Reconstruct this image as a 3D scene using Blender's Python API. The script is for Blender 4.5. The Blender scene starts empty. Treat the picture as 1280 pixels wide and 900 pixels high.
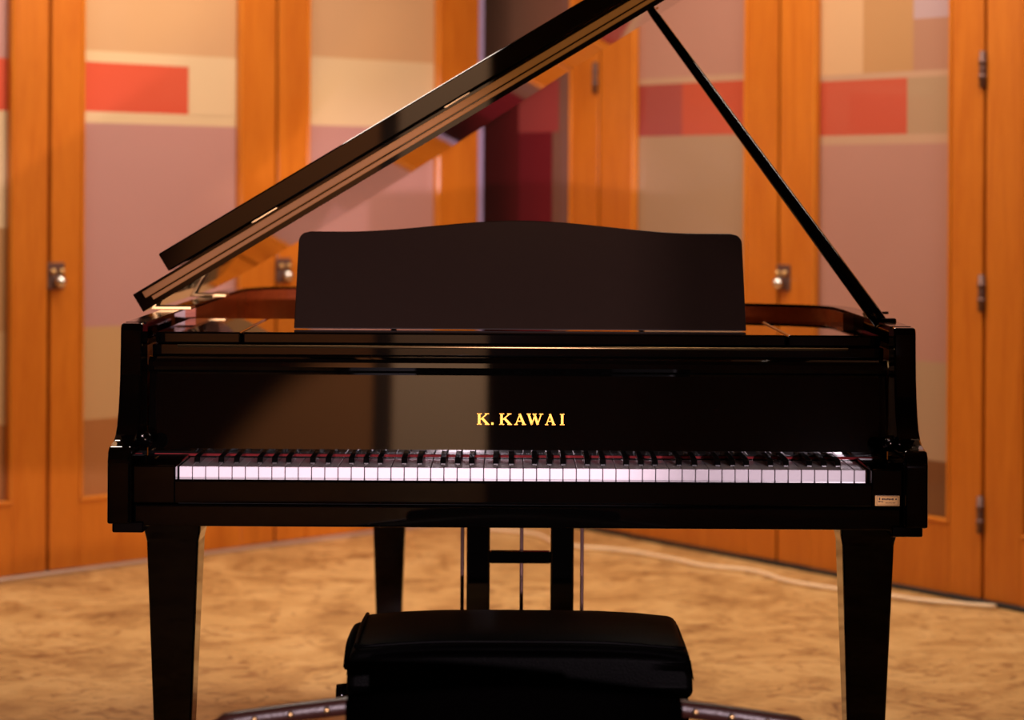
import bpy, bmesh, math, random
from mathutils import Vector, Matrix
random.seed(7)
S = bpy.context.scene
C = S.collection

# ------------------------------------------------------------------ camera
F = 3000.0            # focal length in pixels of the 1280 px wide frame
R = 0.0058            # slight clockwise roll of the photograph
H = 1.22              # lens height above the floor
HY = 240.0            # horizon row
cam_d = bpy.data.cameras.new('camera')
cam = bpy.data.objects.new('camera', cam_d); C.objects.link(cam)
cam_d.sensor_fit = 'HORIZONTAL'; cam_d.sensor_width = 36.0
cam_d.lens = F/1280*36.0
cam_d.shift_y = -(450-HY)/1280
cam_d.clip_start = 0.05; cam_d.clip_end = 60
cam.matrix_world = Matrix.Translation((0, 0, H)) @ Matrix.Rotation(math.pi/2, 4, 'X') @ Matrix.Rotation(R, 4, 'Z')
cam_d.dof.use_dof = True
cam_d.dof.focus_distance = 4.3
cam_d.dof.aperture_fstop = 3.5
S.camera = cam

# ------------------------------------------------------------------ world, lamps, exposure
S.view_settings.view_transform = 'Standard'
S.view_settings.look = 'None'
S.view_settings.gamma = 1.0
S.view_settings.use_curve_mapping = False
S.view_settings.exposure = 0.0
S.cycles.max_bounces = 8
S.cycles.sample_clamp_indirect = 4.0
w = bpy.data.worlds.new('dim room'); S.world = w; w.use_nodes = True
w.node_tree.nodes['Background'].inputs[0].default_value = (1.0, .72, .5, 1)
w.node_tree.nodes['Background'].inputs[1].default_value = 0.05

def area_lamp(name, loc, target, sx, sy, power, col, spread=math.pi):
    d = bpy.data.lights.new(name, 'AREA'); d.shape = 'RECTANGLE'
    d.size = sx; d.size_y = sy; d.energy = power; d.color = col; d.spread = spread
    o = bpy.data.objects.new(name, d); C.objects.link(o)
    o.location = loc
    o.rotation_euler = (Vector(target)-Vector(loc)).to_track_quat('-Z', 'Y').to_euler()
    return o
def spot_lamp(name, loc, target, power, col, size, blend=.3, rad=.05):
    d = bpy.data.lights.new(name, 'SPOT'); d.energy = power; d.color = col
    d.spot_size = size; d.spot_blend = blend; d.shadow_soft_size = rad
    o = bpy.data.objects.new(name, d); C.objects.link(o)
    o.location = loc
    o.rotation_euler = (Vector(target)-Vector(loc)).to_track_quat('-Z', 'Y').to_euler()
    return o
area_lamp('ceiling_lamp_rear', (-.2, 7.0, 2.95), (-.2, 7.0, 0), 2.6, .8, 82, (1, .83, .69))
area_lamp('ceiling_lamp_left', (-1.9, 5.6, 2.95), (-1.0, 8.3, 1.7), 1.0, .5, 20, (1, .83, .70))
area_lamp('ceiling_lamp_right', (1.7, 5.4, 2.95), (1.0, 7.8, 1.8), 1.0, .5, 46, (1, .83, .67))
area_lamp('fill_lamp_back', (1.3, -2.7, 2.95), (1.3, -4.1, 1.4), 1.6, .4, 14, (1, .74, .48))  # added unseen lamp, warms the rear wall that the piano mirrors
spot_lamp('stage_lamp_low', (-.24, -2.6, 1.0), (-.15, 4.3, .74), 1400, (1, .77, .87), math.radians(11.5), .35, .03)
spot_lamp('fill_lamp_side', (1.3, -.35, 1.03), (.03, 4.3, .74), 590, (1, .77, .87), math.radians(16.5), .35, .04)  # added unseen fill, lifts the keys that the blocker shades
spot_lamp('fill_lamp_lid', (1.7, -.3, 1.2), (.05, 4.76, 1.56), 620, (1, .72, .36), math.radians(10), .6, .15)  # added unseen lamp, brightens the front edge of the lid
spot_lamp('spot_on_rear_door', (-.4, -2.0, 2.9), (-.4, -4.05, 1.25), 580, (1, .71, .51), math.radians(60), .3, .05)

# ------------------------------------------------------------------ pixel to place helpers (photograph measurements)
def uv(x, y):
    u, v = x-640.0, y-HY
    return u+R*v, v-R*u
def at(x, y, Z):
    u, v = uv(x, y)
    return Vector((u*Z/F, Z, H-v*Z/F))
def on_floor(x, y):
    u, v = uv(x, y)
    Z = F*H/v
    return Vector((u*Z/F, Z, 0))

# ------------------------------------------------------------------ materials
MATS = {}
def mat(name, col, rough=.5, metal=0, spec=.5, coat=0, ior=1.5, emis=None, bump=0, bscale=40):
    m = bpy.data.materials.new(name); m.use_nodes = True
    n = m.node_tree.nodes; b = n['Principled BSDF']
    b.inputs['Base Color'].default_value = (*col, 1)
    b.inputs['Roughness'].default_value = rough
    b.inputs['Metallic'].default_value = metal
    b.inputs['Specular IOR Level'].default_value = spec
    b.inputs['IOR'].default_value = ior
    b.inputs['Coat Weight'].default_value = coat
    b.inputs['Coat Roughness'].default_value = .03
    # gentle procedural variation in colour
    L = m.node_tree.links
    tc = n.new('ShaderNodeTexCoord'); ns = n.new('ShaderNodeTexNoise')
    ns.inputs['Scale'].default_value = bscale; ns.inputs['Detail'].default_value = 4
    L.new(tc.outputs['Object'], ns.inputs['Vector'])
    mx = n.new('ShaderNodeMix'); mx.data_type = 'RGBA'
    mx.inputs[6].default_value = (*[c*.93 for c in col], 1)
    mx.inputs[7].default_value = (*[min(1, c*1.07) for c in col], 1)
    L.new(ns.outputs['Fac'], mx.inputs[0]); L.new(mx.outputs[2], b.inputs['Base Color'])
    if bump:
        bp = n.new('ShaderNodeBump'); bp.inputs['Strength'].default_value = bump; bp.inputs['Distance'].default_value = .002
        L.new(ns.outputs['Fac'], bp.inputs['Height']); L.new(bp.outputs['Normal'], b.inputs['Normal'])
    MATS[name] = m
    return m
def wood(name, c1, c2, rough=.32, axis='Z', scale=1.0, coat=.08):
    m = mat(name, c1, rough, coat=coat)
    n = m.node_tree.nodes; L = m.node_tree.links; b = n['Principled BSDF']
    for nd in [x for x in n if x.type in ('MIX', 'TEX_NOISE', 'TEX_COORD')]: n.remove(nd)
    g = n.new('ShaderNodeNewGeometry'); mp = n.new('ShaderNodeMapping')
    sc = {'Z': (9, 9, .9), 'X': (.9, 9, 9), 'Y': (9, .9, 9)}[axis]
    mp.inputs['Scale'].default_value = [s*scale for s in sc]
    L.new(g.outputs['Position'], mp.inputs['Vector'])
    a = n.new('ShaderNodeTexNoise'); a.inputs['Scale'].default_value = 1.6; a.inputs['Detail'].default_value = 7
    a.inputs['Distortion'].default_value = 1.3
    L.new(mp.outputs['Vector'], a.inputs['Vector'])
    fn = n.new('ShaderNodeTexNoise'); fn.inputs['Scale'].default_value = 14; fn.inputs['Detail'].default_value = 5
    L.new(mp.outputs['Vector'], fn.inputs['Vector'])
    ad = n.new('ShaderNodeMix'); ad.data_type = 'FLOAT'; ad.inputs[0].default_value = .4
    L.new(a.outputs['Fac'], ad.inputs[2]); L.new(fn.outputs['Fac'], ad.inputs[3])
    r = n.new('ShaderNodeValToRGB')
    r.color_ramp.elements[0].position = .3; r.color_ramp.elements[0].color = (*c2, 1)
    r.color_ramp.elements[1].position = .62; r.color_ramp.elements[1].color = (*c1, 1)
    L.new(ad.outputs[0], r.inputs['Fac']); L.new(r.outputs['Color'], b.inputs['Base Color'])
    return m
def lin(r, g, b):
    f = lambda c: (c/255/12.92 if c/255 <= .04045 else ((c/255+.055)/1.055)**2.4)
    return (f(r), f(g), f(b))

LACQ = mat('black_lacquer', (.0008, .0007, .0006), .025, spec=.5, ior=1.55)
LACQ2 = mat('black_lacquer_worn', (.001, .0008, .0008), .10, spec=.3)
DESK = mat('black_satin', (.0135, .0065, .0038), .5, spec=.15)
IVORY = mat('white_key_plastic', (.80, .74, .77), .22)
EBONY = mat('black_key_plastic', (.002, .0018, .0018), .18)
FELT = mat('red_felt', (.22, .010, .012), .9, bump=.6, bscale=900)
GOLD = mat('gold_leaf', (.34, .145, .024), .34, metal=1)
BRASS = mat('brass', (.62, .40, .17), .35, metal=1)
BRONZE = mat('gold_iron_plate', (.62, .40, .15), .38, metal=.7)
STEEL = mat('steel', (.75, .72, .68), .25, metal=1)
STEELD = mat('aged_hinge_metal', (.16, .085, .07), .5, metal=.6)
MAHOG = wood('mahogany_inner_rim', (.44, .085, .020), (.30, .05, .011), .2, 'X', 1.2, .6)
SPRUCE = wood('spruce_soundboard', (.55, .33, .13), (.45, .25, .09), .4, 'Y')
EDGEW = mat('lid_edge_wood', (.25, .105, .030), .5, spec=.1)
PADM = mat('black_cloth', (.0004, .0003, .0003), .9, spec=0)
WALLW = mat('warm_rear_wall', (.50, .22, .085), .8)
DOOR = wood('orange_maple_door', (.55, .160, .011), (.44, .108, .005), .35)
RAILW = wood('orange_maple_rail', (.55, .160, .011), (.44, .108, .005), .35, 'Z', .8)
BEADW = wood('orange_maple_bead', (.62, .20, .02), (.52, .14, .012), .25)
LEATH = mat('black_leather', (.0007, .0006, .0006), .5, spec=.03, bump=.25, bscale=300)
CHAIRW = mat('dark_red_leather', (.04, .012, .008), .34, bump=.25, bscale=200)
CORD = mat('cream_cable', (.86, .64, .40), .5)
PLATEG = mat('gold_label', (.50, .26, .06), .45, metal=.3)
INK = mat('dark_ink', (.03, .015, .008), .6)
WALLB = mat('brown_wall', (.055, .028, .018), .8)
CEIL = mat('dim_ceiling', (.16, .11, .08), .9)
BEIGE = mat('beige_panel', (.72, .52, .36), .6)
RUBBER = mat('black_rubber', (.01, .009, .008), .6)
ALU = mat('threshold_metal', (.6, .45, .36), .4, metal=.6)
EDGELIT = mat('lilac_lit_edge', (.38, .30, .52), .5)
SHADOWG = mat('dark_jamb', (.05, .008, .010), .5)
def film(name, rgb, k=1.0):
    return mat('film_'+name, tuple(min(.9, c*k) for c in lin(*rgb)), .30, spec=.4, coat=.5, bscale=2)

def floor_material():
    m = mat('marbled_tan_vinyl', (.5, .3, .12), .42)
    n = m.node_tree.nodes; L = m.node_tree.links; b = n['Principled BSDF']
    for nd in [x for x in n if x.type in ('MIX', 'TEX_NOISE', 'TEX_COORD')]: n.remove(nd)
    g = n.new('ShaderNodeNewGeometry')
    a = n.new('ShaderNodeTexNoise'); a.inputs['Scale'].default_value = 3.4; a.inputs['Detail'].default_value = 10
    a.inputs['Roughness'].default_value = .68; a.inputs['Distortion'].default_value = 1.1
    L.new(g.outputs['Position'], a.inputs['Vector'])
    r = n.new('ShaderNodeValToRGB'); e = r.color_ramp.elements
    e[0].position = .28; e[0].color = (.20, .088, .026, 1)
    e[1].position = .70; e[1].color = (.70, .45, .19, 1)
    k = e.new(.42); k.color = (.44, .24, .082, 1)
    k = e.new(.54); k.color = (.59, .35, .13, 1)
    L.new(a.outputs['Fac'], r.inputs['Fac'])
    f = n.new('ShaderNodeTexNoise'); f.inputs['Scale'].default_value = 11; f.inputs['Detail'].default_value = 9; f.inputs['Distortion'].default_value = 2.0
    L.new(g.outputs['Position'], f.inputs['Vector'])
    r2 = n.new('ShaderNodeValToRGB'); e = r2.color_ramp.elements
    e[0].position = .33; e[0].color = (.50, .40, .33, 1)
    e[1].position = .48; e[1].color = (1.06, 1.08, 1.06, 1)
    L.new(f.outputs['Fac'], r2.inputs['Fac'])
    mx = n.new('ShaderNodeMix'); mx.data_type = 'RGBA'; mx.blend_type = 'MULTIPLY'; mx.inputs[0].default_value = .8
    L.new(r.outputs['Color'], mx.inputs[6]); L.new(r2.outputs['Color'], mx.inputs[7])
    L.new(mx.outputs[2], b.inputs['Base Color'])
    return m
FLOORM = floor_material()

# ------------------------------------------------------------------ mesh helpers
W = {}                                   # world matrix of every object made here
def place(o, parent, M):
    W[o.name] = M
    if parent is None:
        o.matrix_world = M
    else:
        o.parent = parent
        o.matrix_parent_inverse = Matrix()
        o.matrix_basis = W[parent.name].inverted() @ M
def obj(name, bm, m, parent=None, smooth=False, data=None):
    bmesh.ops.recalc_face_normals(bm, faces=bm.faces)
    xs = [v.co for v in bm.verts]
    lo = Vector([min(c[i] for c in xs) for i in range(3)]); hi = Vector([max(c[i] for c in xs) for i in range(3)])
    c = (lo+hi)/2
    for v in bm.verts: v.co -= c
    me = bpy.data.meshes.new(name); bm.to_mesh(me); bm.free()
    me.materials.append(m)
    if smooth:
        for p in me.polygons: p.use_smooth = True
    o = bpy.data.objects.new(name, me); C.objects.link(o)
    place(o, parent, Matrix.Translation(c))
    return o
def share(name, src, loc, parent):
    o = src.copy(); o.name = name; C.objects.link(o)
    place(o, parent, Matrix.Translation(loc))
    return o
def thing(name, label, cat, loc, group=None):
    o = bpy.data.objects.new(name, None); C.objects.link(o)
    o.empty_display_size = .1
    place(o, None, Matrix.Translation(loc))
    o['label'] = label; o['category'] = cat
    if group: o['group'] = group
    return o
def bevel(bm, w, seg=2, edges=None):
    if w > 0:
        bmesh.ops.bevel(bm, geom=list(edges or bm.edges), offset=w, segments=seg, affect='EDGES', profile=.5)
def box(x0, x1, y0, y1, z0, z1, bv=0, seg=2):
    bm = bmesh.new()
    vs = [bm.verts.new((x, y, z)) for x in (x0, x1) for y in (y0, y1) for z in (z0, z1)]
    for f in ((0,1,3,2),(4,6,7,5),(0,4,5,1),(2,3,7,6),(0,2,6,4),(1,5,7,3)):
        bm.faces.new([vs[i] for i in f])
    bmesh.ops.recalc_face_normals(bm, faces=bm.faces)
    bevel(bm, bv, seg)
    return bm
def obox(O, t, n, a0, a1, n0, n1, z0, z1, bv=0):
    bm = box(a0, a1, n0, n1, z0, z1, bv, 1)
    for v in bm.verts:
        v.co = O + t*v.co.x + n*v.co.y + Vector((0, 0, v.co.z))
    return bm
def prism(pts, axis, a0, a1, bv=0, seg=2):
    """polygon pts extruded along an axis; pts in the other two axes in order"""
    bm = bmesh.new()
    def mk(p, a):
        return {'X': (a, p[0], p[1]), 'Y': (p[0], a, p[1]), 'Z': (p[0], p[1], a)}[axis]
    v0 = [bm.verts.new(mk(p, a0)) for p in pts]; v1 = [bm.verts.new(mk(p, a1)) for p in pts]
    bm.faces.new(v0); bm.faces.new(v1[::-1])
    k = len(pts)
    for i in range(k): bm.faces.new((v0[i], v0[(i+1) % k], v1[(i+1) % k], v1[i]))
    bmesh.ops.recalc_face_normals(bm, faces=bm.faces)
    bevel(bm, bv, seg)
    return bm
def tube(pts, rad, seg=10, cap=True, bm=None):
    bm = bm or bmesh.new()
    pts = [Vector(p) for p in pts]; rings = []
    rads = rad if isinstance(rad, (list, tuple)) else [rad]*len(pts)
    ref = None
    for i, p in enumerate(pts):
        d = (pts[min(i+1, len(pts)-1)]-pts[max(i-1, 0)]).normalized()
        if ref is None:
            ref = Vector((0, 0, 1)) if abs(d.z) < .9 else Vector((1, 0, 0))
        s = d.cross(ref).normalized(); q = s.cross(d).normalized(); ref = q
        rings.append([bm.verts.new(p+(s*math.cos(2*math.pi*j/seg)+q*math.sin(2*math.pi*j/seg))*rads[i]) for j in range(seg)])
    for a, b in zip(rings, rings[1:]):
        for j in range(seg): bm.faces.new((a[j], a[(j+1) % seg], b[(j+1) % seg], b[j]))
    if cap:
        bm.faces.new(rings[0][::-1]); bm.faces.new(rings[-1])
    return bm
def lathe(prof, cx, cy, seg=24):
    bm = bmesh.new(); rings = []
    for r, z in prof:
        rings.append([bm.verts.new((cx+r*math.cos(2*math.pi*j/seg), cy+r*math.sin(2*math.pi*j/seg), z)) for j in range(seg)])
    for a, b in zip(rings, rings[1:]):
        for j in range(seg): bm.faces.new((a[j], a[(j+1) % seg], b[(j+1) % seg], b[j]))
    bm.faces.new(rings[0][::-1]); bm.faces.new(rings[-1])
    return bm
def ball(c, r, sx=1, sy=1, sz=1, seg=16):
    bm = bmesh.new()
    bmesh.ops.create_uvsphere(bm, u_segments=seg, v_segments=seg//2, radius=r)
    for v in bm.verts: v.co = Vector((v.co.x*sx, v.co.y*sy, v.co.z*sz))+Vector(c)
    return bm
def spline(ctrl, n=8):
    out = []
    P = [Vector(p) for p in ctrl]; P = [P[0]*2-P[1]]+P+[P[-1]*2-P[-2]]
    for i in range(1, len(P)-2):
        for k in range(n):
            t = k/n; a, b, c, d = P[i-1:i+3]
            out.append(.5*((2*b)+(c-a)*t+(2*a-5*b+4*c-d)*t*t+(3*b-a-3*c+d)*t**3))
    out.append(P[-2])
    return out
def structure(o):
    o['kind'] = 'structure'; return o

# ------------------------------------------------------------------ the two runs of folding doors
lp0, lp1 = on_floor(0, 727), on_floor(596, 650)
LT = (lp1-lp0).normalized(); LN = Vector((LT.y, -LT.x, 0))        # LN points at the camera side
rp0, rp1 = on_floor(1280, 765), on_floor(745, 664)
RT = (rp1-rp0).normalized(); RN = Vector((-RT.y, RT.x, 0))
if LN.dot(-lp0) < 0: LN = -LN
if RN.dot(-rp0) < 0: RN = -RN
def wall_hit(O, t, x, y):
    u, v = uv(x, y); kx = u/F
    # O.x + a t.x = kx (O.y + a t.y)
    a = (kx*O.y-O.x)/(t.x-kx*t.y)
    Z = O.y+a*t.y
    return a, H-v*Z/F
DH = 2.42
door_count = 0
def door(O, t, n, a0, a1, st0, st1, bands, glass_z0=.235, handle=None, hinges=None):
    """leaf between a0 and a1 along the run; st0/st1: stile widths; bands: (a_lo,a_hi,z_lo,z_hi,mat)"""
    global door_count
    door_count += 1
    lo, hi = min(a0, a1)+.006, max(a0, a1)-.006
    r = bpy.data.objects.new('door_%d' % door_count, None); C.objects.link(r)
    c = O+t*((lo+hi)/2); place(r, None, Matrix.Translation(c)); r['kind'] = 'structure'
    g0, g1 = lo+st0, hi-st1
    P = lambda name, m, *a, bv=0, parent=r: obj(name, obox(O, t, n, *a, bv=bv), m, parent)
    P('stile', DOOR, lo, g0, -.044, 0, .014, DH, bv=.0025)
    P('stile', DOOR, g1, hi, -.044, 0, .014, DH, bv=.0025)
    P('bottom_rail', RAILW, g0, g1, -.044, -.0004, .014, glass_z0)
    P('top_rail', RAILW, g0, g1, -.044, -.0004, DH-.16, DH)
    pane = P('pane', film('base', (205, 165, 125)), g0, g1, -.032, -.026, glass_z0, DH-.16)
    for (b0, b1, z0, z1, m) in bands:
        x0, x1 = max(min(b0, b1), g0), min(max(b0, b1), g1)
        z0, z1 = max(z0, glass_z0+.001), min(z1, DH-.161)
        if x1-x0 > .004 and z1-z0 > .004:
            P('film_band', m, x0, x1, -.026, -.0245, z0, z1, parent=pane)
    for (q0, q1, z0, z1) in ((g0, g1, glass_z0, glass_z0+.013), (g0, g1, DH-.173, DH-.16),
                             (g0, g0+.013, glass_z0+.013, DH-.173), (g1-.013, g1, glass_z0+.013, DH-.173)):
        P('glazing_bead', BEADW, q0, q1, -.0245, .005, z0, z1, bv=.004)
    if handle is not None:
        ha, hz = handle
        hp = P('latch_plate', STEELD, ha-.032, ha+.032, 0, .005, hz-.042, hz+.042, bv=.002)
        c = O+t*(ha+.004)+n*.022
        obj('latch_knob', ball((c.x, c.y, hz-.018), .019), STEEL, hp, True)
        for s in (-1, 1):
            c = O+t*(ha+.016*s)+n*.012
            obj('latch_screw', ball((c.x, c.y, hz+.014), .010), BRASS, hp, True)
    for hg in (hinges or []):
        ha, hz = hg
        c = O+t*ha+n*.006
        bar = obj('hinge', tube([(c.x, c.y, hz-.055), (c.x, c.y, hz+.055)], .0105, 12), STEELD, r, True)
        for s in (-.022, .022):
            obj('hinge_knuckle', tube([(c.x, c.y, hz+s-.009), (c.x, c.y, hz+s+.009)], .0122, 12), STEELD, bar, True)
    return r
def zL(x, y): return wall_hit(lp0, LT, x, y)[1]
def zR(x, y): return wall_hit(rp0, RT, x, y)[1]
def aL(x, y=450): return wall_hit(lp0, LT, x, y)[0]
def aR(x, y=450): return wall_hit(rp0, RT, x, y)[0]

# print colours on the panes (film's own colours; plum, dark reds and lilac hold reflection and shade)
K = .80
f_peach = film('peach', (214, 170, 126), K); f_cream = film('cream', (232, 202, 160), K)
f_red = film('red', (222, 92, 66), K); f_mauve = film('mauve', (198, 148, 141), K)
f_khaki = film('khaki', (206, 164, 116), K); f_brown = film('brown', (176, 116, 68), K)
f_tan = film('tan', (190, 142, 94), K); f_maroon = film('maroon', (164, 66, 64), K)
f_dred = film('deep_red', (120, 26, 36), K); f_plum = film('plum_grey', (134, 92, 76), K)
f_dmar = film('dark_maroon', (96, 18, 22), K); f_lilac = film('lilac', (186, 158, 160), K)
f_rose = film('rose', (186, 136, 120), K); f_olive = film('olive_tan', (178, 146, 114), K)
f_dark = film('umber', (120, 78, 48), K); f_line = film('pale_line', (196, 156, 126), K)
f_redr = film('scarlet', (196, 84, 62), K); f_brick = film('brick', (198, 76, 50), K)

sL = [aL(60, 640)-.914, aL(60, 640), aL(344, 640), aL(597, 640)]
ZT = 3.0
# leaf at the far left of the frame
d = door(lp0, LT, LN, sL[0], sL[1], .15, aL(60, 450)-aL(17.5, 450), [
    (-9, 9, zL(8, 72), ZT, f_mauve), (-9, 9, zL(8, 138), zL(8, 72), f_red),
    (-9, 9, zL(8, 285), zL(8, 138), f_cream), (-9, 9, zL(8, 415), zL(8, 285), f_tan),
    (-9, 9, zL(8, 532), zL(8, 415), f_khaki), (-9, 9, 0, zL(8, 532), f_brown)])
# leaf with the big red rectangle
d = door(lp0, LT, LN, sL[1], sL[2], aL(98.5)-aL(60, 640), sL[2]-aL(305, 300), [
    (-9, 9, zL(180, 66), ZT, f_peach),
    (-9, 9, zL(180, 80), zL(180, 66), f_cream), (aL(242, 110), 9, zL(180, 142), zL(180, 80), f_cream),
    (-9, aL(241, 110), zL(180, 141), zL(180, 80), f_red),
    (-9, 9, zL(180, 155), zL(180, 141), f_cream),
    (-9, 9, zL(120, 409), zL(180, 155), f_mauve), (-9, 9, zL(120, 525), zL(120, 409), f_khaki),
    (-9, 9, 0, zL(120, 525), f_brown)], glass_z0=zL(115, 625.5), handle=(aL(69.5, 345), zL(69, 345)))
# leaf behind the lid, up to the corner
d = door(lp0, LT, LN, sL[2], sL[3], aL(383, 100)-sL[2], sL[3]-aL(552, 200), [
    (-9, 9, zL(460, 74), ZT, f_peach), (-9, 9, zL(460, 158), zL(460, 74), f_cream),
    (-9, 9, zL(460, 400), zL(460, 158), f_mauve), (-9, 9, 0, zL(460, 400), f_khaki)],
    handle=(aL(354, 338), zL(354, 338)))
obj('lit_edge_strip', obox(lp0, LT, LN, sL[3]-.002, sL[3]+.022, -.042, -.004, .014, DH), EDGELIT, d)  # lilac strip stands in for bluish light on the leaf's end edge
# one more leaf out of frame on the left, so that the run goes on
door(lp0, LT, LN, sL[0]-.914, sL[0], .15, .15, [(-9, 9, 1.62, ZT, f_peach), (-9, 9, .6, 1.4, f_mauve)])

sR = [aR(1228, 640)-.914, aR(1228, 640), aR(970.5, 640), aR(746, 640), aR(746, 640)+.93]
zh = [zR(1228, 643.5), zR(1228, 366.5), zR(1228, 87)]
door(rp0, RT, RN, sR[0], sR[1], .15, sR[1]-aR(1274, 450), [
    (-9, 9, zR(1276, 100), ZT, f_tan), (-9, 9, zR(1276, 170), zR(1276, 100), f_red),
    (-9, 9, zR(1276, 460), zR(1276, 170), f_mauve), (-9, 9, 0, zR(1276, 460), f_dark)], glass_z0=zR(1272, 673))
door(rp0, RT, RN, sR[1], sR[2], aR(1189.5)-sR[1], sR[2]-aR(1013, 300), [
    (aR(1072, 50), 9, zR(1100, 90), ZT, f_peach), (aR(1135, 50), aR(1072, 50), zR(1100, 90), ZT, f_tan),
    (aR(1135, 20), -9, zR(1100, 26), ZT, f_lilac), (aR(1135, 20), -9, zR(1100, 90), zR(1100, 26), film('taupe', (178, 130, 106), K)),  # lilac corner is a glass reflection put into the colour
    (-9, 9, zR(1100, 98), zR(1100, 90), f_line),
    (aR(1127, 130), 9, zR(1100, 168), zR(1100, 98), f_redr), (-9, aR(1127, 130), zR(1100, 168), zR(1100, 98), f_olive),
    (-9, 9, zR(1100, 180), zR(1100, 168), f_line),
    (-9, 9, zR(1160, 453), zR(1100, 180), f_rose), (-9, 9, zR(1165, 577), zR(1160, 453), f_olive),
    (-9, 9, 0, zR(1165, 577), f_dark)], glass_z0=zR(1170, 652),
    handle=(aR(980, 347), zR(980, 347)), hinges=[(aR(1228, 450), z) for z in zh])
door(rp0, RT, RN, sR[2], sR[3], aR(934.5, 200)-sR[2], sR[3]-aR(788, 200), [
    (-9, 9, zR(860, 95), ZT, f_rose), (-9, 9, zR(860, 103), zR(860, 95), f_line),
    (aR(846, 130), 9, zR(860, 169), zR(860, 103), f_maroon), (-9, aR(846, 130), zR(860, 169), zR(860, 103), f_brick),
    (-9, 9, zR(860, 420), zR(860, 169), f_olive), (-9, 9, 0, zR(860, 420), f_dark)])
door(rp0, RT, RN, sR[3], sR[4], aR(715.5, 200)-sR[3], .10, [  # this pane's plum and dark reds hold its shade and reflections
    (-9, 9, zR(670, 100), ZT, f_plum), (-9, aR(692, 130), zR(670, 165), zR(670, 100), f_plum),
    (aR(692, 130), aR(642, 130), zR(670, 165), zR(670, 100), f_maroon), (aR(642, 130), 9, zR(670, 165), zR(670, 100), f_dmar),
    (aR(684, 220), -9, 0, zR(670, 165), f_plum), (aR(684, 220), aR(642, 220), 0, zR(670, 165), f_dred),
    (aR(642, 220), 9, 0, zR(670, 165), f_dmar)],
    hinges=[(aR(745.5, 100), zR(745.5, 97)), (aR(745.5, 100), zh[1])])
door(rp0, RT, RN, sR[0]-.914, sR[0], .15, .15, [(-9, 9, 1.62, ZT, f_tan), (-9, 9, .6, 1.4, f_rose)])

# threshold strips along both runs
structure(obj('trim_1', obox(lp0, LT, LN, sL[0]-.95, sL[3]+.02, -.05, .018, 0, .012, .003), ALU))
structure(obj('trim_2', obox(rp0, RT, RN, sR[0]-.95, sR[4]+.05, -.05, .014, 0, .014, .003), RUBBER))

# ------------------------------------------------------------------ room shell
CZ = 3.05
structure(obj('floor', box(-4.4, 4.4, -4.2, 11.2, -.06, 0), FLOORM))
structure(obj('ceiling', box(-4.4, 4.4, -4.2, 11.2, CZ, CZ+.06), CEIL))
def soffit(name, O, t, n, a0, a1):
    structure(obj(name, obox(O, t, n, a0, a1, -.10, .0, DH+.004, CZ), WALLB))
le, re = sL[0]-.914, sR[0]-.914
soffit('trim_3', lp0, LT, LN, le, sL[3]+.02); soffit('trim_4', rp0, RT, RN, re, sR[4]+.05)
pl = lp0+LT*le; pr = rp0+RT*re
def wall(name, x0, x1, y0, y1, m=WALLB): structure(obj(name, box(x0, x1, y0, y1, 0, CZ), m))
wall('wall_left', pl.x-.12, pl.x-.002, -4.1, pl.y)
wall('wall_right', pr.x+.002, pr.x+.12, -4.1, pr.y)
wall('wall_back', pl.x-.12, pr.x+.12, -4.2, -4.1, WALLW)
wall('wall_corner', -1.4, .4, 10.9, 11.0)

# added unseen blocker behind the camera, shades the right-hand keys
structure(obj('wall_light_blocker', box(-.096, 1.9, -.72, -.60, 0, 2.6), mat('tan_blocker', (.42, .20, .10), .85)))

# rear door behind the camera: it is what the lacquer mirrors
rd = bpy.data.objects.new('door_12', None); C.objects.link(rd); place(rd, None, Matrix.Translation((-.38, -4.06, 0))); rd['kind'] = 'structure'
obj('door_slab', box(-.64, -.13, -4.10, -4.05, .01, 2.5, .004), BEIGE, rd)
obj('door_frame', box(-.74, -.65, -4.10, -4.04, 0, 2.55, .004), WALLB, rd)

# ------------------------------------------------------------------ grand piano
XC = .013
Y0 = 4.22                                # front of the arms
piano = thing('grand_piano', 'black lacquered grand piano with raised lid in front of the folding doors', 'piano', (XC, Y0+.9, 0))
P = lambda name, bm, m, par=piano, smooth=False: obj(name, bm, m, par, smooth)

outline = [(-.722, .17), (-.722, .5), (-.722, .9), (-.722, 1.25), (-.720, 1.5), (-.705, 1.70), (-.640, 1.83), (-.50, 1.872),
           (-.34, 1.85), (-.18, 1.76), (-.02, 1.60), (.14, 1.42), (.32, 1.23), (.50, 1.10), (.62, 1.045), (.694, .97), (.719, .86), (.722, .6), (.722, .4), (.722, .17)]
out2 = [Vector((p.x, p.y)) for p in spline([Vector((a, b, 0)) for a, b in outline], 5)]
def offset(pts, dd):
    res = []
    for i, p in enumerate(pts):
        t = (pts[min(i+1, len(pts)-1)]-pts[max(i-1, 0)]).normalized()
        res.append(p+Vector((t.y, -t.x))*dd)        # clockwise run: the right hand is inside
    return res
def band(pts_o, pts_i, z0, z1):
    bm = bmesh.new(); rows = []
    for o_, i_ in zip(pts_o, pts_i):
        rows.append([bm.verts.new((XC+q.x, Y0+q.y, z)) for q, z in ((o_, z0), (o_, z1), (i_, z1), (i_, z0))])
    for a, b in zip(rows, rows[1:]):
        for j in range(4): bm.faces.new((a[j], a[(j+1) % 4], b[(j+1) % 4], b[j]))
    bm.faces.new(rows[0]); bm.faces.new(rows[-1][::-1])
    return bm
mid = offset(out2, .024); inn = offset(out2, .046)
P('rim', band(out2, mid, .665, .975), LACQ, smooth=False)
P('inner_rim', band([p for p in mid if p.y > .76], [q for p, q in zip(mid, inn) if p.y > .76], .70, .9725), MAHOG)
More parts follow.
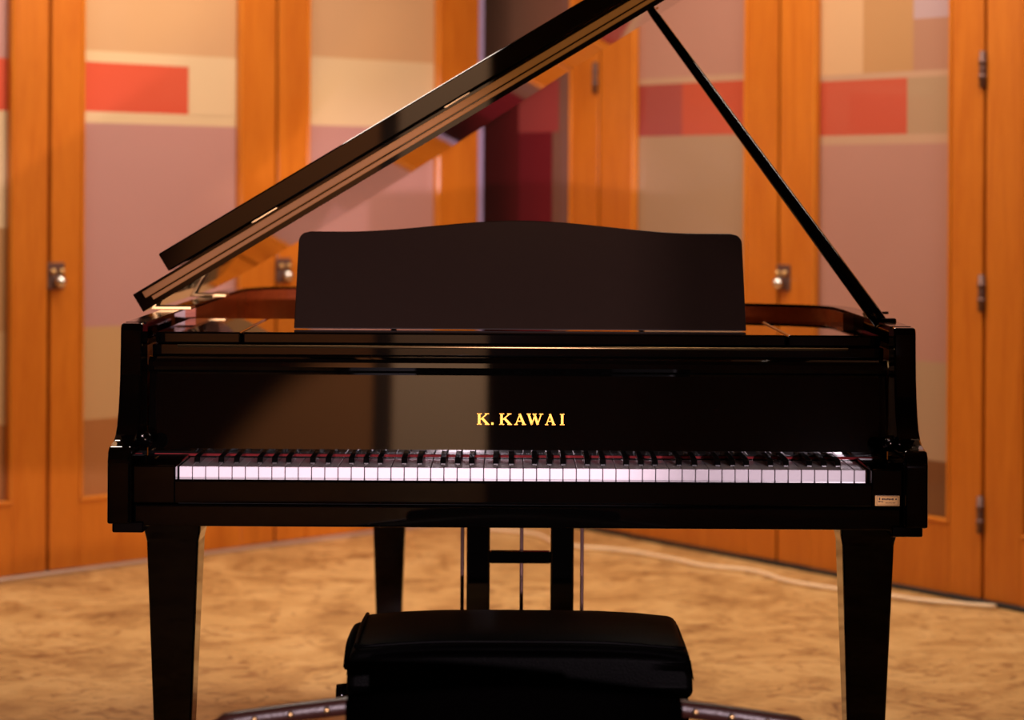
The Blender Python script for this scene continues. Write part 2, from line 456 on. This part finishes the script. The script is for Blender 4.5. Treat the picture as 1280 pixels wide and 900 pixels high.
P('rim_top_edge', band(offset(out2, .004), offset(out2, .042), .9752, .9785), LACQ2)
def plate_poly(pts, z0, z1):
    return prism([(XC+p.x, Y0+p.y) for p in pts], 'Z', z0, z1)
inside = [p for p in offset(out2, .047) if p.y > .70]
P('soundboard', plate_poly(inside, .72, .735), SPRUCE)
plate_in = [p for p in offset(out2, .075) if p.y > .74]
P('iron_plate', plate_poly(plate_in, .845, .860), BRONZE)
bm = bmesh.new()
for k in range(60):
    x = -.62+k*.0205
    tube([(XC+x, Y0+.78, .868), (XC+x-.06-.1*(k/60), Y0+.78+max(.12, .95-.017*k), .868)], .0012, 4, bm=bm)
st = P('strings', bm, BRASS); st['kind'] = 'stuff'
# arms with a scrolled front
def arm(x0, x1, side):
    pr_ = [(Y0, .632), (Y0, .742), (Y0+.004, .757), (Y0+.014, .7665), (Y0+.035, .7685), (Y0+.060, .772), (Y0+.082, .781), (Y0+.100, .797), (Y0+.113, .820),
           (Y0+.123, .850), (Y0+.130, .885), (Y0+.134, .925), (Y0+.136, .968), (Y0+.142, .977), (Y0+.20, .9785), (Y0+.20, .632)]
    a = P('arm', prism(pr_, 'X', x0, x1, .0035, 2), LACQ)
    return a
aw = .040
arm(XC-.722, XC-.722+aw, -1); arm(XC+.722-aw, XC+.722, 1)
for s in (-1, 1):
    xo = XC+s*.7205
    lo, hi = sorted((xo, xo-s*.041))
    P('arm_block', box(lo, hi, Y0+.004, Y0+.19, .632, .7575, .006, 3), LACQ)
    lo, hi = sorted((xo-s*.004, xo-s*.060))
    P('arm_foot', box(lo, hi, Y0+.02, Y0+.2, .614, .634, .003), LACQ2)
    lo, hi = sorted((XC+s*.684, XC+s*.684-s*.03))
    kn = P('fallboard_pivot', ball((XC+s*.672, Y0+.112, .770), .014, 1, 1, 1.1), LACQ, smooth=True)
    P('pivot_screw', ball((XC+s*.672-.004, Y0+.100, .777), .0035, seg=8), STEEL, kn, True)
# keys
KX0, KX1 = -.5895, .6355
pitch = (KX1-KX0)/52
YK = 4.27; ZK = .7286
wk0 = None
for i in range(52):
    cx = KX0+pitch*(i+.5)
    dz = random.uniform(-.0003, .0003)
    if wk0 is None:
        bm = box(cx-pitch/2+.0006, cx+pitch/2-.0006, YK, YK+.148, ZK-.023, ZK, .0011, 2)
        wk0 = P('white_key', bm, IVORY)
    else:
        share('white_key', wk0, (cx, YK+.074, ZK-.0115+dz), piano)
bk0 = None
for i in range(52):
    note = 'ABCDEFG'[i % 7]
    if note in 'ACDFG' and i < 51:
        off = {'A': .0015, 'C': -.0022, 'D': .0022, 'F': -.003, 'G': 0}[note]
        cx = KX0+pitch*(i+1)+off
        if bk0 is None:
            pr_ = [(YK+.0505, ZK-.004), (YK+.0515, ZK+.003), (YK+.056, ZK+.0105), (YK+.060, ZK+.012), (YK+.148, ZK+.0125), (YK+.148, ZK-.004)]
            bk0 = P('black_key', prism(pr_, 'X', cx-.0052, cx+.0052, .0012, 2), EBONY)
            c0 = W[bk0.name].translation
            zc, yc = c0.z, c0.y
        else:
            share('black_key', bk0, (cx, yc, zc), piano)
for (x0, x1) in ((XC-.679, KX0-.001), (KX1+.001, XC+.679)):
    P('key_block', box(x0, x1, 4.232, 4.41, .668, .7345, .003), LACQ)
P('felt_strip', box(XC-.668, XC+.668, 4.4195, 4.4245, .7310, .7352), FELT)
P('keyslip', box(XC-.679, XC+.679, 4.234, 4.266, .668, .7095, .004, 3), LACQ)
P('keybed', box(XC-.679, XC+.679, 4.243, 4.62, .6255, .6645, .004, 3), LACQ)
P('fallboard_base', box(XC-.681, XC+.681, 4.4245, 4.47, .70, .7393), LACQ2)
P('key_frame', box(KX0-.002, KX1+.002, YK+.002, 4.44, .666, .7050), RUBBER)
# small gold maker's plate on the right end of the keyslip
lx0, lx1, lz0, lz1 = at(1093.5, 619.5, 4.231).x, at(1124.5, 620, 4.231).x, at(1109, 632.5, 4.231).z, at(1109, 619.5, 4.231).z
lab = P('label_plate', box(lx0, lx1, 4.2290, 4.2322, lz0, lz1, .0006, 1), PLATEG)
lw, lh = lx1-lx0, lz1-lz0
bm = bmesh.new()
def addbox(bm, *a):
    b2 = box(*a); me = bpy.data.meshes.new('t'); b2.to_mesh(me); b2.free(); bm.from_mesh(me); bpy.data.meshes.remove(me)
def marks(bm, fx0, fx1, fz0, fz1, n, dens):
    for k in range(n):
        a = fx0+(fx1-fx0)*k/n; b = a+(fx1-fx0)/n*dens
        addbox(bm, lx0+lw*a, lx0+lw*b, 4.2284, 4.2291, lz0+lh*(fz0+.03*(k % 2)), lz0+lh*(fz1-.02*(k % 3)))
marks(bm, .16, .21, .58, .82, 1, 1); marks(bm, .28, .76, .58, .76, 7, .82); marks(bm, .82, .88, .60, .74, 1, 1)
marks(bm, .14, .34, .38, .50, 3, .85); marks(bm, .44, .84, .26, .36, 8, .6)
obj('label_print', bm, INK, lab)
bm = bmesh.new()
for q in ((.07, .95, .90, .925), (.07, .95, .10, .125)):
    addbox(bm, lx0+lw*q[0], lx0+lw*q[1], 4.2284, 4.2291, lz0+lh*q[2], lz0+lh*q[3])
for q in ((.07, .085, .1, .9), (.935, .95, .1, .9)):
    addbox(bm, lx0+lw*q[0], lx0+lw*q[1], 4.2284, 4.2291, lz0+lh*q[2], lz0+lh*q[3])
obj('label_border', bm, INK, lab)

# fallboard
FX = .681
fb_pr = [(4.424, .7395), (4.424, .744), (4.440, .8800), (4.4395, .8835), (4.4275, .8850), (4.4225, .8890), (4.4215, .8950), (4.4225, .9035), (4.4265, .9095),
         (4.434, .9125), (4.452, .9135), (4.462, .9115), (4.466, .90), (4.466, .7395)]
fall = P('fallboard', prism(fb_pr, 'X', XC-FX, XC+FX, 0), LACQ)
obj('fallboard_glint_rod', tube([(at(222, 434, 4.471).x, 4.471, .9300), (at(1060, 434, 4.471).x, 4.471, .9300)], .0026, 12), BRASS, fall, True)  # brass hinge rod, put in for the golden reflected line under the shelf
# gilt name on the fallboard, serif capitals built as strokes
def stroke(bm, p, q, wd, z0, dep):
    p, q = Vector(p), Vector(q); d_ = (q-p).normalized(); s_ = Vector((-d_.y, d_.x))*wd/2
    pts = [p+s_, p-s_, q-s_, q+s_]
    a = [bm.verts.new((c.x, 0, c.y)) for c in pts]; b = [bm.verts.new((c.x, -dep, c.y)) for c in pts]
    bm.faces.new(a); bm.faces.new(b[::-1])
    for i in range(4): bm.faces.new((a[i], a[(i+1) % 4], b[(i+1) % 4], b[i]))
TH, TN, SF = .19, .085, .07               # thick, thin, serif stroke (in cap heights)
def glyph(ch):
    if ch == 'K':
        return 1.0, [((.19, 0), (.19, 1), TH), ((.02, .035), (.40, .035), SF), ((.02, .965), (.40, .965), SF),
                     ((.22, .40), (.82, .95), TN), ((.42, .58), (.88, .04), TH), ((.66, .035), (1.02, .035), SF), ((.64, .965), (.98, .965), SF)]
    if ch == '.':
        return .3, [((.05, .10), (.25, .10), .20)]
    if ch == 'A':
        return 1.0, [((.16, .03), (.50, .98), TN), ((.46, .98), (.84, .03), TH), ((.26, .33), (.72, .33), TN), ((.02, .035), (.32, .035), SF), ((.66, .035), (1.0, .035), SF)]
    if ch == 'W':
        return 1.42, [((.18, .97), (.47, .03), TH), ((.45, .03), (.74, .95), TN), ((.66, .97), (.97, .03), TH), ((.95, .03), (1.25, .95), TN),
                      ((.02, .965), (.36, .965), SF), ((.52, .965), (.86, .965), SF), ((1.08, .965), (1.42, .965), SF)]
    return .44, [((.22, 0), (.22, 1), TH), ((.03, .035), (.41, .035), SF), ((.03, .965), (.41, .965), SF)]
def face_y(z): return 4.424+(z-.744)/(.88-.744)*.016
for ch, px0, px1 in (('K', 596, 611.5), ('.', 613.5, 617.5), ('K', 624, 639.5), ('A', 642.5, 657.5), ('W', 658, 679), ('A', 681, 694.5), ('I', 699.5, 706)):
    zb, zt = at(650, 531, 4.43).z, at(650, 517, 4.43).z
    x0, x1 = at(px0, 524, 4.43).x, at(px1, 524, 4.43).x
    wd, sts = glyph(ch); bm = bmesh.new()
    for p, q, t_ in sts: stroke(bm, p, q, t_, 0, .0012)
    for v in bm.verts:
        z = zb+v.co.z*(zt-zb)
        v.co = Vector((x0+v.co.x*(x1-x0)/wd, face_y(z)-.0002+v.co.y, z))
    obj('letter', bm, GOLD, fall)
P('pin_block_front', box(XC-.6815, XC+.6815, 4.475, 4.51, .745, .932), LACQ)
# music shelf: middle tray and two side pieces with narrow joints
ZS = .9545
e0, e1 = at(302, 425, 4.5).x, at(984, 425, 4.5).x
for nm, x0, x1 in (('music_shelf', e0+.002, e1-.002), ('shelf_end', XC-.6795, e0-.002), ('shelf_end', e1+.002, XC+.6795)):
    P(nm, box(x0, x1, 4.50, 4.975, ZS-.022, ZS, .0035, 3), LACQ)
P('shelf_slide', box(XC-.6815, XC+.6815, 4.512, 4.95, ZS-.034, ZS-.023), LACQ)
# music desk leaning back
dz0, dz1 = ZS+.001, None
bm = bmesh.new(); pts = []
DW = .4335
def desk_top(x):                         # height above the shelf along the board, x in -1..1
    a = abs(x)
    return .1845+.0235*(1-(3*(a/.80)**2-2*(a/.80)**3 if a < .80 else 1))
top = []
DXS = sorted({-1+k/20 for k in range(41)} | {s_*(1-.0006*1.5**k) for k in range(10) for s_ in (-1, 1)})
for x in DXS:
    h = desk_top(x); edge = (1-abs(x))*DW
    if edge < .020: h -= .020-math.sqrt(max(0, .020**2-(.020-edge)**2))
    top.append((x*DW, h))
pts = [(DW, 0)]+[p for p in reversed(top)]+[(-DW, 0)]
def desk_pt(x, h, off):
    lean = .55*h
    return Vector((XC+.004+x, 4.60+lean+off, ZS+.0015+h))
v0 = [bm.verts.new(desk_pt(x, h, 0)) for x, h in pts]; v1 = [bm.verts.new(desk_pt(x, h, .014)) for x, h in pts]
bm.faces.new(v0); bm.faces.new(v1[::-1])
for i in range(len(pts)): bm.faces.new((v0[i], v0[(i+1) % len(pts)], v1[(i+1) % len(pts)], v1[i]))
bmesh.ops.recalc_face_normals(bm, faces=bm.faces)
es = [e for e in bm.edges if len(e.link_faces) == 2 and abs(e.link_faces[0].normal.dot(e.link_faces[1].normal)) < .5]
bevel(bm, .002, 2, es)
P('music_desk', bm, DESK)
for s in (-1, 1):
    P('desk_prop', tube([(XC+s*.25, 4.675, 1.06), (XC+s*.25, 4.86, ZS+.006)], .006, 8), BRASS)
# lid, hinged on the left
hx, hz = -.730, .978
th = math.radians(31.2); ca, sa = math.cos(th), math.sin(th)
LY = 4.76                                # front edge of the raised lid
def lidpt(u, y, h): return Vector((hx+u*ca-h*sa, y, hz+u*sa+h*ca))
lid_out = [(Vector((p.x, p.y))) for p in offset(out2, -.012)]
rear = [p for p in lid_out if p.y+Y0 > LY+.02]
poly = [((p.x+.734)+.001, p.y+Y0) for p in rear]
poly = [(0.0, LY)]+[(max(0, u), y) for u, y in poly]+[(1.468, LY)]
def lid_slab(poly, h0, h1, bv=0):
    bm = bmesh.new()
    a = [bm.verts.new((u, y, h0)) for u, y in poly]; b = [bm.verts.new((u, y, h1)) for u, y in poly]
    bm.faces.new(a); bm.faces.new(b[::-1]); k = len(poly)
    for i in range(k): bm.faces.new((a[i], a[(i+1) % k], b[(i+1) % k], b[i]))
    bmesh.ops.recalc_face_normals(bm, faces=bm.faces)
    bevel(bm, bv, 2)
    for v in bm.verts: v.co = lidpt(*v.co)
    return bm
lid = P('lid', lid_slab(poly, 0, .040), LACQ)
def lid_bar(name, u0, u1, y0, y1, h0, h1, m, par, bv=.0015):
    bm = box(u0, u1, y0, y1, h0, h1, bv, 2)
    for v in bm.verts: v.co = lidpt(*v.co)
    return obj(name, bm, m, par)
lid_bar('lid_edge_strip', .018, 1.455, LY-.003, LY+.001, .021, .035, EDGEW, lid)
lid_bar('lid_edge_strip', .030, 1.455, LY-.003, LY+.001, .010, .0185, EDGEW, lid)
flap = P('front_flap', lid_slab([(.085, LY-.006), (.085, LY+.36), (1.40, LY+.36), (1.40, LY-.006)], .043, .083, .003), LACQ)
for u in (.3, .75, 1.2):
    lid_bar('flap_hinge', u-.03, u+.03, LY+.05, LY+.08, .040, .0435, BRASS, flap, .001)
p0 = at(468, 231, 5.6)
# hinge blocks on the bass side of the rim
for d_ in (.66, 1.25):
    hb = P('lid_hinge', box(XC-.745, XC-.66, Y0+d_-.03, Y0+d_+.03, .9786, .985, .001), BRASS)
    obj('hinge_pin', tube([(XC-.738, Y0+d_-.035, .987), (XC-.738, Y0+d_+.035, .987)], .0055, 10), BRASS, hb, True)
# prop stick
b0 = Vector((XC+.690, 4.56, .974)); t0 = at(812, 10, 4.93)
dv = (t0-b0).normalized()
stick = tube([b0, b0+dv*.03, b0.lerp(t0, .5), t0-dv*.03, t0], [.013, .0145, .012, .0095, .008], 12)
P('lid_prop', stick, LACQ, smooth=True)
P('prop_hinge', box(b0.x-.004, b0.x+.026, b0.y-.02, b0.y+.02, .976, .985, .003), LACQ)
P('prop_cup', lathe([(.018, t0.z-.002), (.02, t0.z+.012), (.012, t0.z+.024)], t0.x, t0.y), BRASS, smooth=True)
P('rim_catch', tube([(XC+.705, 4.83, .9785), (XC+.705, 4.83, .986), (XC+.708, 4.83, .991)], [.011, .009, .004], 10), BRASS, smooth=True)
P('rim_catch_arm', box(XC+.709, XC+.745, 4.82, 4.835, .9790, .984, .001), LACQ2)
# legs
def leg(cx, cy, w0, zt=.632, rot=0):
    ang = []
    prof = [(w0*.52, zt), (w0*.515, zt-.022), (w0*.50, .585), (w0*.472, .572), (w0*.462, .566), (w0*.46, .556), (w0*.29, .085), (w0*.31, .080), (w0*.31, .066)]
    bm = bmesh.new(); rings = []
    for r_, z in prof:
        rings.append([bm.verts.new((cx+sx*r_, cy+sy*r_, z)) for sx, sy in ((-1, -1), (1, -1), (1, 1), (-1, 1))])
    for a, b in zip(rings, rings[1:]):
        for j in range(4): bm.faces.new((a[j], a[(j+1) % 4], b[(j+1) % 4], b[j]))
    bm.faces.new(rings[0]); bm.faces.new(rings[-1][::-1])
    bmesh.ops.recalc_face_normals(bm, faces=bm.faces)
    es = [e for e in bm.edges if abs(e.verts[0].co.z-e.verts[1].co.z) > .003]
    bevel(bm, .004, 2, es)
    lg = P('leg', bm, LACQ)
    obj('caster_stem', lathe([(.016, .04), (.016, .067)], cx, cy, 12), BRASS, lg, True)
    whl = tube([(cx-.011, cy, .0225), (cx+.011, cy, .0225)], .0225, 20)
    obj('caster_wheel', whl, BRASS, lg, False)
    return lg
s_ = 3000/4.45
lcx = ((at(180, 680, 4.45).x+at(250, 680, 4.45).x)/2); rcx = ((at(1051, 680, 4.45).x+at(1121, 680, 4.45).x)/2)
leg(lcx, 4.505, .104); leg(rcx, 4.505, .104)
leg(at(486, 680, 5.75).x, 5.80, .094, .668)
for cx in (lcx, rcx):
    P('leg_plate', box(cx-.075, cx+.075, 4.40, 4.62, .6125, .6275, .004), LACQ2)
P('leg_plate', box(at(486, 680, 5.75).x-.08, at(486, 680, 5.75).x+.08, 5.70, 5.9, .655, .672), LACQ2)
P('bottom_beam', box(XC-.66, XC+.66, 4.66, 4.72, .64, .70), LACQ2)
for ang in (-.35, 0, .35):
    P('bottom_beam', prism([(XC+ang*.9-.03, 4.72), (XC+ang*.9+.03, 4.72), (XC+ang*.35-.10+.03, 5.75), (XC+ang*.35-.10-.03, 5.75)], 'Z', .672, .715), LACQ2)
# pedal lyre
YL = 4.75
lyre = P('lyre', box(at(570, 690, YL).x, at(730, 690, YL).x, YL-.03, YL+.05, .615, .645, .003), LACQ2)
for (xa, xb) in ((583.5, 612.5), (688, 717)):
    x0, x1 = at(xa, 690, YL).x, at(xb, 690, YL).x
    obj('lyre_pillar', box(x0, x1, YL-.02, YL+.022, .115, .616, .004, 2), LACQ, lyre)
obj('lyre_crossbar', box(at(612, 690, YL).x, at(688, 690, YL).x, YL-.012, YL+.012, at(650, 703.5, YL).z, at(650, 688.5, YL).z, .003), LACQ, lyre)
obj('pedal_box', box(at(575, 690, YL).x, at(725, 690, YL).x, YL-.045, YL+.05, .055, .118, .006), LACQ, lyre)
for px in (577.5, 652, 728):
    c = at(px, 700, YL)
    obj('pedal_rod', tube([(c.x, YL+.03, .10), (c.x, YL+.03, .62)], .0038, 10), STEELD, lyre, True)
c = at(586, 700, YL)
for px in (600, 652, 704):
    c = at(px, 700, YL)
    pts = [(c.x, YL-.02, .052), (c.x, YL-.07, .050), (c.x, YL-.13, .046)]
    bm = tube(pts, [.009, .010, .017], 12)
    for v in bm.verts: v.co.z = .05+(v.co.z-.05)*.4
    obj('pedal', bm, BRASS, lyre, True)
for px in (600, 702):
    c = at(px, 700, YL)
    obj('lyre_brace', tube([(c.x, YL+.04, .12), (c.x, YL+.36, .66)], .006, 8), STEELD, lyre, True)

# ------------------------------------------------------------------ bench
BX = at(650, 800, 3.8).x; bw = .2755
bench = thing('piano_bench', 'black padded leather piano bench standing at the keyboard', 'bench', (BX, 3.96, 0))
def cushion():
    bm = bmesh.new()
    nx, ny = 20, 12; r = .022
    def prof(t, a):                       # rounded rectangular pillow
        return t
    bm2 = box(BX-bw, BX+bw, 3.805, 4.14, .415, .510, 0)
    bmesh.ops.subdivide_edges(bm2, edges=bm2.edges[:], cuts=7, use_grid_fill=True)
    cx, cy = BX, 3.9725
    for v in bm2.verts:
        u, w_ = (v.co.x-cx)/bw, (v.co.y-cy)/.1675
        if v.co.z > .48:
            v.co.z -= .012*(abs(u)**4)+.008*(abs(w_)**4)
        k = (v.co.z-.415)/.095
        v.co.x -= (v.co.x-cx)*.055*k**3
        v.co.y -= (v.co.y-cy)*.04*k**3
    es = [e for e in bm2.edges if len(e.link_faces) == 2 and e.calc_face_angle(0) > .6]
    bevel(bm2, .014, 4, es)
    return bm2
cu = obj('seat_cushion', cushion(), LEATH, bench, True)
loop = [(BX-bw*.95, 3.813, .496), (BX-bw*.5, 3.8105, .505), (BX, 3.8105, .506), (BX+bw*.5, 3.8105, .505), (BX+bw*.95, 3.813, .496)]
obj('piping', tube(spline(loop, 5), .0035, 8), LEATH, cu, True)
loop = [(BX-bw*.945, 3.815, .496), (BX-bw*.95, 3.9, .499), (BX-bw*.95, 4.0, .499), (BX-bw*.945, 4.12, .494)]
obj('piping', tube(spline(loop, 5), .0035, 8), LEATH, cu, True)
obj('apron', box(BX-bw+.006, BX+bw-.006, 3.815, 4.10, .345, .416, .004), LEATH, bench)
for sx in (-1, 1):
    for yy in (3.845, 4.07):
        pr_ = [(BX+sx*(bw-.035)+d_*q, z) for q, z, d_ in ((.024, .35, -1), (.024, .35, 1), (.015, .0, 1), (.015, .0, -1))]
        obj('leg', prism(pr_, 'Y', yy-.02, yy+.02, .002, 1), LACQ2, bench)
kz = at(432, 873, 3.9).z
kn = obj('adjusting_knob', tube([(BX-bw+.008, 3.93, kz), (BX-bw-.004, 3.93, kz), (BX-bw-.006, 3.93, kz), (BX-bw-.024, 3.93, kz)], [.008, .008, .019, .017], 16), LACQ2, bench, True)
kn = obj('adjusting_knob', tube([(BX+bw-.008, 3.97, kz), (BX+bw+.004, 3.97, kz), (BX+bw+.002, 3.97, kz), (BX+bw+.001, 3.97, kz)], [.008, .008, .014, .010], 16), LACQ2, bench, True)
hp = [(BX-bw*1.0, 3.86, .455), (BX-bw*.995, 3.91, .484), (BX-bw*.975, 4.00, .492), (BX-bw*.955, 4.06, .478)]
obj('carry_handle', tube(spline(hp, 5), .0085, 8), LEATH, bench, True)

# ------------------------------------------------------------------ low chair in front of the bench
YC = 3.32
cl, cr = at(262, 893, YC), at(1016, 897, YC)
cc = (cl.x+cr.x)/2; hw = (cr.x-cl.x)/2
chair = thing('low_chair', 'low chair nearest the camera with arched studded red leather crest rail', 'chair', (cc, YC, 0))
zc = at(640, 861, YC).z; ze = at(640, 899, YC).z
def crest(x): return zc-(zc-ze)*min(1, abs(x)/hw)**1.6
bm = bmesh.new(); rings = []
N = 48
for k in range(N+1):
    x = -hw+2*hw*k/N; z = crest(x)
    e = 1.0
    dd = hw-abs(x)
    if dd < .02: e = math.sqrt(max(.04, 1-((.02-dd)/.02)**2))
    hh, dp = .024*e, .014*e
    ring = []
    for j in range(12):
        a = 2*math.pi*j/12
        cs, sn = math.cos(a), math.sin(a)
        ring.append(bm.verts.new((cc+x, YC+.014+dp*math.copysign(abs(cs)**.6, cs), z-.012+.5*hh*math.copysign(abs(sn)**.6, sn))))
    rings.append(ring)
for a, b in zip(rings, rings[1:]):
    for j in range(12): bm.faces.new((a[j], a[(j+1) % 12], b[(j+1) % 12], b[j]))
bm.faces.new(rings[0][::-1]); bm.faces.new(rings[-1])
rail = obj('crest_rail', bm, CHAIRW, chair, True)
sx0 = None
for x in (-.355, -.305, -.255, .255, .305, .355):
    c = (cc+x, YC-.001, crest(x)-.012)
    if sx0 is None: sx0 = obj('stud', ball(c, .005, 1, .6, 1, 10), BRASS, rail, True)
    else: share('stud', sx0, c, rail)
for s in (-1, 1):
    x = cc+s*(hw-.02)
    pr_ = [(x-.016, crest(hw-.02)-.018), (x+.016, crest(hw-.02)-.018), (x+.012+s*.01, 0), (x-.012+s*.01, 0)]
    obj('leg', prism(pr_, 'Y', YC, YC+.028, .003), CHAIRW, chair)
    pr_ = [(x-.016, .30), (x+.016, .30), (x+.012, 0), (x-.012, 0)]
    obj('leg', prism(pr_, 'Y', YC-.40, YC-.37, .003), CHAIRW, chair)
pl_ = at(432, 880, YC-.03).x; pr__ = at(853, 880, YC-.03).x
pts = [(pl_, .375), (pr__, .375)]+[(pr__+(pl_-pr__)*k/16, crest(pr__+(pl_-pr__)*k/16-cc)+.011) for k in range(17)]
bp_ = obj('back_pad', prism(pts, 'Y', YC-.045, YC-.002, .010, 3), PADM, chair)
obj('seat', box(cc-hw+.01, cc+hw-.01, YC-.41, YC+.0, .29, .36, .018, 3), LEATH, chair)
obj('seat_frame', box(cc-hw+.012, cc+hw-.012, YC-.40, YC+.02, .262, .2905, .003), CHAIRW, chair)

# ------------------------------------------------------------------ cable on the floor by the right-hand doors
cpx = [(604, 663), (622, 665), (650, 668), (672, 671.5), (686, 678), (700, 683), (730, 687.5), (765, 690), (800, 694.5), (840, 702), (880, 710.5), (935, 716), (960, 722), (985, 730),
       (1040, 739), (1110, 748), (1150, 754), (1200, 758.5), (1245, 762)]
pts = [on_floor(*p)+Vector((0, 0, .0080)) for p in cpx]
cb = obj('floor_cable', tube(spline(pts, 5), .0078, 8), CORD, None, True)
cb['label'] = 'cream cable lying on the floor along the right-hand doors'; cb['category'] = 'cable'
bpy.context.view_layer.update()
